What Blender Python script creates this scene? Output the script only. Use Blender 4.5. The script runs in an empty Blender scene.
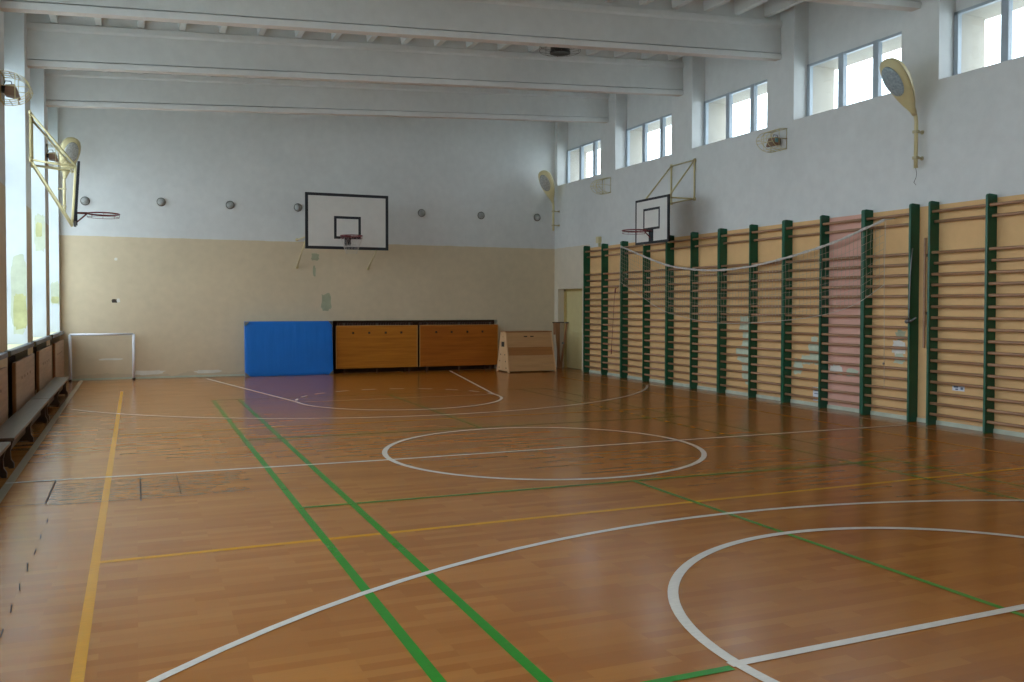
import bpy, bmesh, math, random
from mathutils import Vector, Matrix
random.seed(4)
S = bpy.context.scene
C = S.collection

# ------------------------------------------------------------------ camera, sky, light, exposure
cam_d = bpy.data.cameras.new('camera'); cam = bpy.data.objects.new('camera', cam_d); C.objects.link(cam)
YAW, PITCH, ROLL = math.radians(22.768), math.radians(-1.333), math.radians(0.0754)
cam.location = (0, 0, 1.632)
fwd = Vector((math.sin(YAW)*math.cos(PITCH), math.cos(YAW)*math.cos(PITCH), math.sin(PITCH)))
rt = Vector((math.cos(YAW), -math.sin(YAW), 0)); up = rt.cross(fwd)
rt2 = rt*math.cos(ROLL)+up*math.sin(ROLL); up2 = -rt*math.sin(ROLL)+up*math.cos(ROLL)
cam.rotation_euler = Matrix((rt2, up2, -fwd)).transposed().to_euler()
cam_d.sensor_width = 36; cam_d.lens = 897.24/1024*36; cam_d.shift_y = -15.55/1024
cam_d.clip_start = 0.05; cam_d.clip_end = 300
S.camera = cam
S.view_settings.view_transform = 'Standard'; S.view_settings.look = 'None'
S.view_settings.gamma = 1.0; S.view_settings.use_curve_mapping = False
S.view_settings.exposure = 0.0
cy = S.cycles
cy.use_denoising = True; cy.max_bounces = 10; cy.diffuse_bounces = 7; cy.glossy_bounces = 4
cy.transparent_max_bounces = 12; cy.caustics_reflective = False; cy.caustics_refractive = False
cy.sample_clamp_indirect = 6.0
W = bpy.data.worlds.new('overcast_sky'); S.world = W; W.use_nodes = True
bg = W.node_tree.nodes['Background']
bg.inputs[0].default_value = (0.83, 0.935, 1.0, 1)
SKY = 6.6
bg.inputs[1].default_value = SKY

# ------------------------------------------------------------------ room numbers (metres)
XL, XR, YB, YF = -1.468, 10.10, 21.20, -3.0
XLO, XRO = -1.82, 10.40            # planes of the window glass
PIERS = [(-2.8,-2.12),(0.16,0.84),(3.13,3.81),(6.10,6.78),(9.08,9.73),(12.0,12.68),(14.95,15.68),(18.0,18.71),(21.05,21.2)]
SL = 0.0535
def zroof(x): return 6.20 + SL*x
# daylight portals in the window openings
def portal(name, loc, rot, sx, sy):
    l = bpy.data.lights.new(name, 'AREA'); l.shape = 'RECTANGLE'; l.size = sx; l.size_y = sy
    l.cycles.is_portal = True
    o = bpy.data.objects.new(name, l); o.location = loc; o.rotation_euler = rot; C.objects.link(o)
GAPS = [(PIERS[i][1], PIERS[i+1][0]) for i in range(len(PIERS)-1)]
for a, b in GAPS:
    portal('window_daylight', (XLO-0.14, (a+b)/2, 3.08), (0, -math.pi/2, 0), 4.0, b-a)
    portal('window_daylight', (XRO+0.6, (a+b)/2, 5.16), (0, math.pi/2, 0), 0.94, b-a)

# ------------------------------------------------------------------ materials
def srgb(r, g, b):
    f = lambda c: (c/255/12.92) if c/255 <= 0.04045 else ((c/255+0.055)/1.055)**2.4
    return (f(r), f(g), f(b), 1)
def new_mat(name):
    m = bpy.data.materials.new(name); m.use_nodes = True
    return m, m.node_tree, m.node_tree.nodes['Principled BSDF']
def N(nt, t, **k):
    n = nt.nodes.new(t)
    for a, v in k.items(): setattr(n, a, v)
    return n
def Mth(nt, op, a, b=None):
    n = N(nt, 'ShaderNodeMath', operation=op)
    for i, v in enumerate((a, b)):
        if v is None: continue
        if isinstance(v, (int, float)): n.inputs[i].default_value = v
        else: nt.links.new(v, n.inputs[i])
    return n.outputs[0]
def MixC(nt, f, a, b, mode='MIX'):
    n = N(nt, 'ShaderNodeMix', data_type='RGBA', blend_type=mode)
    for s, v in ((n.inputs[0], f), (n.inputs[6], a), (n.inputs[7], b)):
        if isinstance(v, (int, float, tuple)): s.default_value = v
        else: nt.links.new(v, s)
    return n.outputs[2]
def noise(nt, scale, detail=3, vec=None, mp=None, rough=0.5):
    tc = N(nt, 'ShaderNodeTexCoord'); v = tc.outputs['Object']
    if mp:
        m = N(nt, 'ShaderNodeMapping'); m.inputs['Scale'].default_value = mp; nt.links.new(v, m.inputs[0]); v = m.outputs[0]
    n = N(nt, 'ShaderNodeTexNoise'); n.inputs['Scale'].default_value = scale; n.inputs['Detail'].default_value = detail
    n.inputs['Roughness'].default_value = rough
    nt.links.new(v, n.inputs['Vector']); return n.outputs[0]
def bump(nt, bs, h, s, d=0.01):
    b = N(nt, 'ShaderNodeBump'); b.inputs['Strength'].default_value = s; b.inputs['Distance'].default_value = d
    nt.links.new(h, b.inputs['Height']); nt.links.new(b.outputs[0], bs.inputs['Normal'])
def vary(nt, col, scale, amt, mp=None, detail=4):
    n = noise(nt, scale, detail, mp=mp)
    r = N(nt, 'ShaderNodeMapRange'); nt.links.new(n, r.inputs[0])
    r.inputs[1].default_value = 0.25; r.inputs[2].default_value = 0.75
    r.inputs[3].default_value = 1-amt; r.inputs[4].default_value = 1+amt*0.6
    cc = N(nt, 'ShaderNodeCombineColor')
    for i in range(3): nt.links.new(r.outputs[0], cc.inputs[i])
    return MixC(nt, 1.0, col, cc.outputs[0], 'MULTIPLY')
def mat(name, col, rough=0.6, metal=0.0, var=0.06, vscale=6, mp=None, bmp=0.0, bscale=40, spec=0.5):
    m, nt, bs = new_mat(name)
    bs.inputs['Roughness'].default_value = rough; bs.inputs['Metallic'].default_value = metal
    bs.inputs['Specular IOR Level'].default_value = spec
    nt.links.new(vary(nt, col, vscale, var, mp), bs.inputs['Base Color'])
    if bmp: bump(nt, bs, noise(nt, bscale, 4, mp=mp), bmp)
    return m

UPPER = srgb(216, 218, 216); BEIGE = srgb(212, 196, 166); TAN = srgb(226, 184, 130); PINK = srgb(222, 172, 154)
def wall_mat(name, kind):
    m, nt, bs = new_mat(name); bs.inputs['Roughness'].default_value = 0.75; bs.inputs['Specular IOR Level'].default_value = 0.25
    g = N(nt, 'ShaderNodeNewGeometry'); sp = N(nt, 'ShaderNodeSeparateXYZ'); nt.links.new(g.outputs['Position'], sp.inputs[0])
    Y, Z = sp.outputs[1], sp.outputs[2]
    wob = Mth(nt, 'MULTIPLY', noise(nt, 3.0, 3), 0.03)
    Zw = Mth(nt, 'ADD', Z, wob)
    up_ = UPPER
    low = BEIGE
    split = 3.10
    if kind == 'right':
        isP = Mth(nt, 'MULTIPLY', Mth(nt, 'GREATER_THAN', Y, 10.30), Mth(nt, 'LESS_THAN', Y, 11.16))
        c = MixC(nt, isP, TAN, PINK)
        panel = Mth(nt, 'MULTIPLY', Mth(nt, 'LESS_THAN', Y, 19.235), Mth(nt, 'LESS_THAN', Z, 3.0))
        lo2 = MixC(nt, Mth(nt, 'LESS_THAN', Y, 19.235), srgb(214, 204, 184), up_)
        low = MixC(nt, panel, lo2, c)
    if kind == 'plain':
        col = up_
    else:
        col = MixC(nt, Mth(nt, 'LESS_THAN', Zw, split), up_, low)
    col = vary(nt, col, 0.7, 0.07); col = vary(nt, col, 6.0, 0.05)
    # worn grimy foot of the wall, an uneven stain
    if kind != 'plain':
        st = Mth(nt, 'LESS_THAN', Mth(nt, 'ADD', Z, Mth(nt, 'MULTIPLY', noise(nt, 5.0, 5, mp=(0.6, 0.6, 1.5)), -0.3)), -0.06)
        col = MixC(nt, Mth(nt, 'MULTIPLY', st, 0.2), col, srgb(150, 140, 125))
    nt.links.new(col, bs.inputs['Base Color'])
    bump(nt, bs, noise(nt, 14, 6, rough=0.7), 0.25, 0.01)
    return m
M = {}
M['wall'] = wall_mat('two_tone_wall_paint', 'std')
M['wall_right'] = wall_mat('right_wall_paint', 'right')
M['plain'] = wall_mat('white_ceiling_paint', 'plain')
M['beam_underside'] = mat('pinkish_underside', srgb(208, 200, 192), 0.8)
M['exterior'] = mat('beige_render', srgb(168, 162, 150), 0.9)
M['jamb'] = mat('white_jamb_paint', srgb(208, 216, 218), 0.6, var=0.04)
M['patch_green'] = mat('old_green_paint', srgb(166, 170, 142), 0.8, var=0.15, vscale=8)
M['patch_yellow'] = mat('old_yellow_paint', srgb(194, 196, 142), 0.8, var=0.25, vscale=5)
M['patch_pale'] = mat('old_pale_green_paint', srgb(198, 206, 182), 0.8, var=0.12, vscale=9)
M['patch_white'] = mat('white_filler', srgb(225, 222, 212), 0.8, var=0.1)
M['hole'] = mat('dark_hole', srgb(60, 52, 44), 0.9)
M['sill_yellow'] = mat('cream_sill_paint', srgb(222, 216, 178), 0.6)
M['frame_white'] = mat('white_window_frame', srgb(166, 177, 186), 0.45)
M['metal_sill'] = mat('grey_metal_sill', srgb(100, 105, 113), 0.45, 0.3)
M['olive'] = mat('olive_end_cap', srgb(110, 100, 70), 0.7)
M['cream'] = mat('cream_enamel', srgb(212, 200, 152), 0.45, var=0.08)
M['cream_dull'] = mat('cream_enamel_dull', srgb(190, 180, 142), 0.55)
M['black'] = mat('black_paint', srgb(28, 32, 38), 0.5)
M['board_white'] = mat('white_board', srgb(214, 212, 206), 0.5, var=0.05)
M['red'] = mat('dark_red_enamel', srgb(120, 42, 44), 0.45)
M['greymetal'] = mat('grey_metal', srgb(120, 122, 124), 0.45, 0.6)
M['lens'] = mat('dusty_lens', srgb(176, 178, 172), 0.25, 0.1, var=0.35, vscale=30)
M['lens_pale'] = mat('mottled_lens', srgb(158, 174, 180), 0.3, 0.05, var=0.35, vscale=30)
M['green'] = mat('dark_green_gloss', srgb(2, 84, 58), 0.35, var=0.12)
M['rung'] = mat('worn_brown_wood', srgb(164, 124, 92), 0.42, var=0.18, vscale=5, mp=(6, 0.6, 6))
M['skirt'] = mat('pale_green_skirting', srgb(190, 198, 180), 0.6, var=0.15)
M['tube_white'] = mat('white_tube', srgb(225, 228, 235), 0.4)
M['bluemat'] = None
M['corner'] = mat('grey_mat_corner', srgb(110, 110, 105), 0.7)
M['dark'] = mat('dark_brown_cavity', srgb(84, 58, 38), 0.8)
M['radiator'] = mat('dark_radiator_paint', srgb(84, 56, 42), 0.6)
M['steel'] = mat('dull_steel', srgb(120, 110, 100), 0.4, 0.7)
def wood(name, c1, c2, rough, axis='x', scale=1.0, gloss=0.5, ringy=0.4):
    m, nt, bs = new_mat(name); bs.inputs['Roughness'].default_value = rough; bs.inputs['Specular IOR Level'].default_value = gloss
    mp = {'x': (0.6, 9, 9), 'y': (9, 0.6, 9), 'z': (9, 9, 0.6)}[axis]
    n = noise(nt, 2.2*scale, 6, mp=mp); n2 = noise(nt, 0.8*scale, 2, mp=tuple(v*0.35 for v in mp))
    f = Mth(nt, 'ADD', Mth(nt, 'MULTIPLY', n, 0.6), Mth(nt, 'MULTIPLY', n2, 0.4))
    r = N(nt, 'ShaderNodeValToRGB'); r.color_ramp.elements[0].position = 0.32; r.color_ramp.elements[1].position = 0.68
    r.color_ramp.elements[0].color = c1; r.color_ramp.elements[1].color = c2
    nt.links.new(f, r.inputs[0]); nt.links.new(r.outputs[0], bs.inputs['Base Color'])
    bump(nt, bs, n, 0.1, 0.005)
    return m
M['cover'] = wood('orange_varnished_wood', srgb(164, 98, 24), srgb(200, 130, 42), 0.35, 'x', gloss=0.4)
M['cover_red'] = wood('reddish_varnished_wood', srgb(152, 82, 20), srgb(188, 110, 34), 0.35, 'x', gloss=0.4)
M['cover_edge'] = mat('cover_edge', srgb(190, 140, 80), 0.4)
M['cover_left'] = wood('worn_pinkish_wood', srgb(150, 118, 92), srgb(182, 148, 118), 0.4, 'y')
M['cover_left_edge'] = mat('orange_wood_edge', srgb(136, 88, 48), 0.45)
M['bench'] = wood('old_grey_brown_bench', srgb(80, 64, 52), srgb(104, 86, 72), 0.38, 'y')
M['bench_dark'] = mat('dark_bench_leg', srgb(62, 42, 30), 0.5)
M['pine'] = wood('varnished_pine', srgb(186, 140, 92), srgb(206, 162, 112), 0.4, 'x')
M['pine_dark'] = wood('darker_pine', srgb(160, 106, 56), srgb(180, 124, 70), 0.4, 'x')
M['pine_end'] = wood('pale_end_panel', srgb(205, 165, 120), srgb(222, 184, 140), 0.45, 'z')
M['stand'] = wood('folded_stand_wood', srgb(150, 104, 70), srgb(178, 130, 92), 0.45, 'z')
M['door'] = mat('pale_yellow_door', srgb(205, 192, 140), 0.5)
M['doorframe'] = mat('ochre_door_frame', srgb(180, 155, 92), 0.5)
M['box_brown'] = mat('brown_box_paint', srgb(140, 112, 92), 0.6, var=0.15)
M['box_teal'] = mat('teal_glass', srgb(110, 160, 160), 0.3)
M['lamp_black'] = mat('black_lamp', srgb(40, 44, 48), 0.35)
M['net_white'] = mat('white_net_tape', srgb(196, 190, 182), 0.8, var=0.2, vscale=20)
M['net_cord'] = mat('net_cord', srgb(172, 162, 142), 0.8)
M['cord_light'] = mat('light_cord', srgb(196, 190, 176), 0.8)
M['paper'] = mat('white_paper', srgb(215, 220, 228), 0.7, var=0.05)
M['ink'] = mat('blue_ink', srgb(96, 108, 130), 0.7)
M['cap'] = mat('grey_cap', srgb(158, 160, 156), 0.5, 0.1, var=0.2, vscale=20)
M['cap_dark'] = mat('dark_cap_ring', srgb(92, 88, 80), 0.6)

# blue vinyl with creases fanning down from the top edge
m, nt, bs = new_mat('blue_vinyl'); bs.inputs['Roughness'].default_value = 0.5
nt.links.new(vary(nt, srgb(0, 112, 206), 3, 0.08), bs.inputs['Base Color'])
tc = N(nt, 'ShaderNodeTexCoord'); mp = N(nt, 'ShaderNodeMapping'); mp.inputs['Rotation'].default_value = (0, 0.45, 0); mp.inputs['Scale'].default_value = (7, 1, 0.7)
nt.links.new(tc.outputs['Object'], mp.inputs[0]); nn = N(nt, 'ShaderNodeTexNoise'); nn.inputs['Scale'].default_value = 1.3; nn.inputs['Detail'].default_value = 2
nt.links.new(mp.outputs[0], nn.inputs['Vector']); bump(nt, bs, nn.outputs[0], 0.35, 0.02)
M['bluemat'] = m

def glass_pane(name, tint, rough=0.02):
    m, nt, bs = new_mat(name); nt.nodes.remove(bs)
    t = N(nt, 'ShaderNodeBsdfTransparent'); t.inputs[0].default_value = tint
    g = N(nt, 'ShaderNodeBsdfGlossy'); g.inputs['Roughness'].default_value = rough; g.inputs[0].default_value = (0.9, 0.95, 1, 1)
    x = N(nt, 'ShaderNodeMixShader'); x.inputs[0].default_value = 0.06
    nt.links.new(t.outputs[0], x.inputs[1]); nt.links.new(g.outputs[0], x.inputs[2])
    nt.links.new(x.outputs[0], nt.nodes['Material Output'].inputs[0]); return m
M['glass'] = glass_pane('window_glass', (0.93, 0.95, 0.97, 1))

# parquet: short strips laid across the hall, worn varnish
def parquet():
    m, nt, bs = new_mat('parquet_floor')
    g = N(nt, 'ShaderNodeNewGeometry'); sp = N(nt, 'ShaderNodeSeparateXYZ'); nt.links.new(g.outputs['Position'], sp.inputs[0])
    X, Y = sp.outputs[0], sp.outputs[1]
    br = N(nt, 'ShaderNodeTexBrick'); br.offset = 0.37; br.offset_frequency = 3; br.squash = 1
    br.inputs['Scale'].default_value = 1; br.inputs['Brick Width'].default_value = 0.46; br.inputs['Row Height'].default_value = 0.075
    br.inputs['Mortar Size'].default_value = 0.0009; br.inputs['Mortar Smooth'].default_value = 0.2; br.inputs['Bias'].default_value = 0
    br.inputs['Color1'].default_value = (0, 0, 0, 1); br.inputs['Color2'].default_value = (1, 1, 1, 1); br.inputs['Mortar'].default_value = (0.5, 0.5, 0.5, 1)
    nt.links.new(g.outputs['Position'], br.inputs['Vector'])
    r = N(nt, 'ShaderNodeValToRGB'); e = r.color_ramp.elements
    e[0].position = 0.0; e[0].color = srgb(160, 92, 28); e[1].position = 1.0; e[1].color = srgb(180, 111, 38)
    k = r.color_ramp.elements.new(0.5); k.color = srgb(170, 101, 32)
    nt.links.new(br.outputs['Color'], r.inputs[0])
    grain = noise(nt, 3.0, 3, mp=(1.2, 9, 1))
    col = MixC(nt, 1.0, r.outputs[0], MixC(nt, grain, (0.88, 0.87, 0.86, 1), (1.04, 1.03, 1.02, 1)), 'MULTIPLY')
    col = vary(nt, col, 0.45, 0.12)
    col = MixC(nt, Mth(nt, 'MULTIPLY', br.outputs['Fac'], 0.04), col, srgb(84, 48, 22))
    # paler wood tone mixed in gradually towards the window side
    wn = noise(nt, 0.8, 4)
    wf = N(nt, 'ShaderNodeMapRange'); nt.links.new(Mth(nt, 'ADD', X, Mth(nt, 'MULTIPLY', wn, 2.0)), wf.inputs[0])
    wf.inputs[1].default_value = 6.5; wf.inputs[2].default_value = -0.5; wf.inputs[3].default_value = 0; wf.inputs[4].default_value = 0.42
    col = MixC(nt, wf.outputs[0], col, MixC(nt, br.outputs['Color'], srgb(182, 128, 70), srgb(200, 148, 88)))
    # black ingrained dirt around the floor hatch
    inx = Mth(nt, 'MULTIPLY', Mth(nt, 'GREATER_THAN', X, -0.68), Mth(nt, 'LESS_THAN', X, Mth(nt, 'ADD', -0.1, Mth(nt, 'MULTIPLY', noise(nt, 4, 3), 1.8))))
    iny = Mth(nt, 'MULTIPLY', Mth(nt, 'GREATER_THAN', Y, 8.1), Mth(nt, 'LESS_THAN', Y, 9.1))
    dn = Mth(nt, 'GREATER_THAN', noise(nt, 5.0, 6, mp=(1, 5, 1), rough=0.7), 0.50)
    col = MixC(nt, Mth(nt, 'MULTIPLY', Mth(nt, 'MULTIPLY', inx, iny), Mth(nt, 'MULTIPLY', dn, 0.75)), col, srgb(112, 76, 42))
    nt.links.new(col, bs.inputs['Base Color'])
    rr = N(nt, 'ShaderNodeMapRange'); nt.links.new(noise(nt, 1.3, 5, mp=(1, 3, 1)), rr.inputs[0])
    rr.inputs[3].default_value = 0.13; rr.inputs[4].default_value = 0.27
    nt.links.new(rr.outputs[0], bs.inputs['Roughness'])
    bs.inputs['Specular IOR Level'].default_value = 0.38
    bump(nt, bs, noise(nt, 2.2, 2, mp=(0.5, 1.6, 1)), 0.03, 0.004)
    return m
M['floor'] = parquet()
def line_mat(name, col):
    m, nt, bs = new_mat(name); bs.inputs['Roughness'].default_value = 0.25
    c = vary(nt, col, 14, 0.10, mp=(1, 4, 1))
    wr = Mth(nt, 'GREATER_THAN', noise(nt, 9, 6, mp=(1, 5, 1), rough=0.7), 0.66)
    nt.links.new(MixC(nt, Mth(nt, 'MULTIPLY', wr, 0.25), c, srgb(150, 100, 55)), bs.inputs['Base Color']); return m
M['l_white'] = line_mat('white_court_line', srgb(228, 220, 208))
M['l_grey'] = line_mat('faded_grey_line', srgb(192, 176, 150))
M['l_green'] = line_mat('green_court_line', srgb(38, 140, 30))
M['l_green_dim'] = line_mat('faded_green_line', srgb(70, 140, 34))
M['l_yellow'] = line_mat('yellow_court_line', srgb(218, 152, 14))
M['l_yellow_dim'] = line_mat('faded_yellow_line', srgb(190, 140, 36))
M['l_seam'] = mat('dark_floor_seam', srgb(52, 36, 26), 0.8)

# ------------------------------------------------------------------ mesh helpers
class MB:
    def __init__(s): s.v = []; s.f = []; s.m = []; s.sm = []; s.mats = []
    def mi(s, m):
        if m not in s.mats: s.mats.append(m)
        return s.mats.index(m)
    def add(s, vs, fs, m, smooth=False):
        o = len(s.v); s.v += [tuple(v) for v in vs]; k = s.mi(m)
        for f in fs: s.f.append([i+o for i in f]); s.m.append(k); s.sm.append(smooth)
    def box(s, x0, x1, y0, y1, z0, z1, m):
        if x0 > x1: x0, x1 = x1, x0
        if y0 > y1: y0, y1 = y1, y0
        vs = [(x, y, z) for z in (z0, z1) for y in (y0, y1) for x in (x0, x1)]
        s.add(vs, [(0,2,3,1),(4,5,7,6),(0,1,5,4),(2,6,7,3),(0,4,6,2),(1,3,7,5)], m)
    def rbox(s, x0, x1, y0, y1, z0, z1, m, b=0.006):       # box with bevelled edges
        bm = bmesh.new(); bmesh.ops.create_cube(bm, size=1)
        for v in bm.verts: v.co = Vector(((x0+x1)/2+v.co.x*abs(x1-x0), (y0+y1)/2+v.co.y*abs(y1-y0), (z0+z1)/2+v.co.z*abs(z1-z0)))
        bmesh.ops.bevel(bm, geom=bm.edges[:], offset=b, segments=2, affect='EDGES', profile=0.5)
        bm.verts.ensure_lookup_table()
        s.add([v.co for v in bm.verts], [[v.index for v in f.verts] for f in bm.faces], m); bm.free()
    def prism(s, pts, d, m):                               # closed polygon extruded along vector d
        n = len(pts); d = Vector(d); a = [Vector(p) for p in pts]
        s.add([*a, *[p+d for p in a]], [list(range(n))[::-1], list(range(n, 2*n))]+[(i, (i+1) % n, n+(i+1) % n, n+i) for i in range(n)], m)
    def tube(s, pts, r, m, seg=8, closed=False, caps=True):
        pts = [Vector(p) for p in pts]; n = len(pts); rings = []; prev = None
        for i, p in enumerate(pts):
            if closed: t = (pts[(i+1) % n]-pts[i-1])
            else: t = pts[min(i+1, n-1)]-pts[max(i-1, 0)]
            t.normalize()
            if prev is None:
                u = Vector((0, 0, 1)) if abs(t.z) < 0.9 else Vector((1, 0, 0))
            else: u = prev
            u = (u-t*u.dot(t)); u.normalize(); w = t.cross(u); prev = u
            rr = r[i] if isinstance(r, (list, tuple)) else r
            rings.append([p+(u*math.cos(2*math.pi*k/seg)+w*math.sin(2*math.pi*k/seg))*rr for k in range(seg)])
        vs = [v for q in rings for v in q]; fs = []
        for i in range(n if closed else n-1):
            j = (i+1) % n
            for k in range(seg):
                k2 = (k+1) % seg; fs.append((i*seg+k, i*seg+k2, j*seg+k2, j*seg+k))
        if caps and not closed: fs += [list(range(seg))[::-1], [(n-1)*seg+k for k in range(seg)]]
        s.add(vs, fs, m, True)
    def loft(s, rings, m, smooth=True, caps=True):
        k = len(rings[0]); n = len(rings); vs = [v for q in rings for v in q]; fs = []
        for i in range(n-1):
            for a in range(k): b = (a+1) % k; fs.append((i*k+a, i*k+b, (i+1)*k+b, (i+1)*k+a))
        if caps: fs += [list(range(k))[::-1], [(n-1)*k+a for a in range(k)]]
        s.add(vs, fs, m, smooth)
    def flat(s, pts, m): s.add(pts, [list(range(len(pts)))], m)
    def build(s, name, parent=None, T=None):
        me = bpy.data.meshes.new(name); me.from_pydata([Vector(v) if T is None else T @ Vector(v) for v in s.v], [], s.f)
        for m in s.mats: me.materials.append(m)
        for p, k, q in zip(me.polygons, s.m, s.sm): p.material_index = k; p.use_smooth = q
        me.validate(); me.update()
        bm = bmesh.new(); bm.from_mesh(me); bmesh.ops.recalc_face_normals(bm, faces=bm.faces); bm.to_mesh(me); bm.free()
        o = bpy.data.objects.new(name, me); C.objects.link(o)
        if parent: o.parent = parent
        return o
def thing(name, label, cat, loc=(0, 0, 0), rz=0.0, group=None):
    o = bpy.data.objects.new(name, None); C.objects.link(o); o.location = loc; o.rotation_euler = (0, 0, rz)
    o.empty_display_size = 0.1
    o['label'] = label; o['category'] = cat
    if group: o['group'] = group
    return o
def tag(o, label, cat, group=None):
    o['label'] = label; o['category'] = cat
    if group: o['group'] = group
    return o
def struct(o): o['kind'] = 'structure'; return o
def copy_tree(o, parent=None):
    c = o.copy(); C.objects.link(c)
    if parent: c.parent = parent
    for ch in list(o.children): copy_tree(ch, c)
    return c

# ------------------------------------------------------------------ floor with its painted court
b = MB(); b.box(XLO-0.1, XRO+0.1, YF-0.2, YB+0.3, -0.12, 0.0, M['floor'])
LZ = [0.0015]
def nz(): LZ[0] += 0.00004; return LZ[0]
def seg(x0, y0, x1, y1, w, m):
    z = nz(); d = Vector((x1-x0, y1-y0)); n = Vector((-d.y, d.x)).normalized()*w/2
    L = max(1, int(d.length/2.0)); 
    for i in range(L):
        a = Vector((x0, y0))+d*i/L; c = Vector((x0, y0))+d*(i+1)/L
        b.flat([(a.x+n.x, a.y+n.y, z), (a.x-n.x, a.y-n.y, z), (c.x-n.x, c.y-n.y, z), (c.x+n.x, c.y+n.y, z)], m)
def arc(cx, cy_, r, a0, a1, w, m, clip=None, dash=None):
    z = nz(); n = max(12, int(abs(a1-a0)/3)); 
    for i in range(n):
        if dash and (i//dash) % 2: continue
        t0 = math.radians(a0+(a1-a0)*i/n); t1 = math.radians(a0+(a1-a0)*(i+1)/n)
        q = [(cx+(r+s*w/2)*math.cos(t), cy_+(r+s*w/2)*math.sin(t), z) for t, s in ((t0, 1), (t0, -1), (t1, -1), (t1, 1))]
        if clip and (min(p[0] for p in q) < clip[0] or max(p[0] for p in q) > clip[1]): continue
        b.flat(q, m)
wh, gr, ye = M['l_white'], M['l_green'], M['l_yellow']
CX_, CY_ = 4.235, 9.17
# faded outer border, yellow volleyball court, green badminton court, white basketball court
seg(-1.07, YF+0.1, -1.07, 21.15, 0.075, M['l_grey']); seg(9.68, YF+0.1, 9.68, 19.5, 0.04, M['l_grey'])
seg(-1.07, 21.13, 9.68, 21.13, 0.04, M['l_grey'])
seg(-0.245, 18.25, -0.245, 0.17, 0.055, ye); seg(8.83, 18.2, 8.83, 0.2, 0.04, M['l_yellow_dim'])
seg(-0.245, 6.20, 9.68, 6.28, 0.055, ye); seg(-0.2, 12.18, 8.83, 12.12, 0.045, M['l_yellow_dim'])
seg(1.20, 15.95, 1.20, 2.47, 0.058, gr); seg(1.625, 15.95, 1.625, 2.47, 0.058, gr)
seg(6.84, 15.9, 6.84, 2.47, 0.04, M['l_green_dim']); seg(7.36, 15.9, 7.36, 2.47, 0.035, M['l_green_dim'])
for i in range(26): seg(6.84, 13.3-i*0.16, 6.84, 13.22-i*0.16, 0.05, M['l_green'] if i % 2 else M['l_yellow'])
seg(1.17, 15.97, 7.36, 15.85, 0.025, M['l_green_dim']); seg(1.2, 11.13, 7.36, 11.13, 0.045, M['l_green_dim'])
seg(1.2, 7.25, 7.36, 7.13, 0.045, M['l_green_dim']); seg(1.17, 3.30, 2.46, 3.30, 0.05, gr)
seg(4.22, 15.9, 4.22, 11.13, 0.045, M['l_green_dim']); seg(4.24, 7.2, 4.30, 2.47, 0.045, M['l_green_dim'])
seg(-1.1, 9.27, 2.4, 9.15, 0.05, wh); seg(2.4, 9.15, 9.68, 9.15, 0.05, wh)
arc(CX_, CY_, 1.775, 0, 360, 0.058, wh)
arc(4.23, 18.72, 6.13, -180, 0, 0.05, wh, clip=(-1.07, 9.68))
arc(4.26, -0.42, 6.2, 0, 180, 0.05, wh, clip=(-1.07, 9.68))
arc(4.30, 3.33, 1.79, 0, 360, 0.06, wh); seg(2.47, 3.33, 6.07, 3.40, 0.055, wh)

arc(4.24, 15.12, 1.76, 180, 360, 0.05, wh); arc(4.24, 15.12, 1.76, 0, 180, 0.045, wh, dash=3)
seg(2.48, 15.12, 6.0, 15.12, 0.035, M['l_grey'])
seg(2.48, 15.12, 1.43, 20.6, 0.05, wh); seg(6.0, 15.12, 7.12, 20.9, 0.05, wh)
# hatch and board joints
sm = M['l_seam']
seg(-1.0, 9.24, -0.69, 9.24, 0.022, sm); seg(-0.69, 9.24, -0.69, 8.2, 0.012, sm); seg(-1.3, 8.18, -0.69, 8.2, 0.016, sm)
seg(0.03, 9.1, 0.03, 8.0, 0.012, sm); seg(0.35, 9.1, 0.35, 8.2, 0.005, sm); seg(-0.69, 8.12, 1.4, 8.02, 0.007, sm); seg(-0.4, 8.62, 1.0, 8.58, 0.006, sm)
for y in [7.6, 7.1, 6.7, 6.35, 5.9, 5.5, 5.1]:
    seg(-0.62-random.random()*0.02, y, -0.62, y-0.12-random.random()*0.1, 0.006, sm)
for y in [7.3, 6.9, 6.2, 5.7, 5.55]:
    seg(-0.98, y, -0.98, y-0.15, 0.006, sm)
struct(b.build('floor'))

# unseen ground outside, added to dim soffits and bounce daylight onto the ceiling
b = MB(); gm = mat('outdoor_bounce_ground', srgb(206, 210, 208), 0.9)
b.box(-60, XLO-0.15, -50, 70, -0.9, -0.6, gm); b.box(XRO+0.6, 70, -50, 70, -0.9, -0.6, gm)
struct(b.build('outdoor_bounce_ground'))
# ------------------------------------------------------------------ walls
def blob(cx, cy_, rx, ry, seed, n=18, rough=0.22, ex=0.6):
    r = random.Random(seed); out = []
    for i in range(n):
        t = 2*math.pi*i/n; k = 1+rough*(r.random()-0.5)*1.6
        c, s_ = math.cos(t), math.sin(t)
        out.append((cx+rx*k*math.copysign(abs(c)**ex, c), cy_+ry*k*math.copysign(abs(s_)**ex, s_)))
    return out
TOPZ = 7.2
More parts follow.
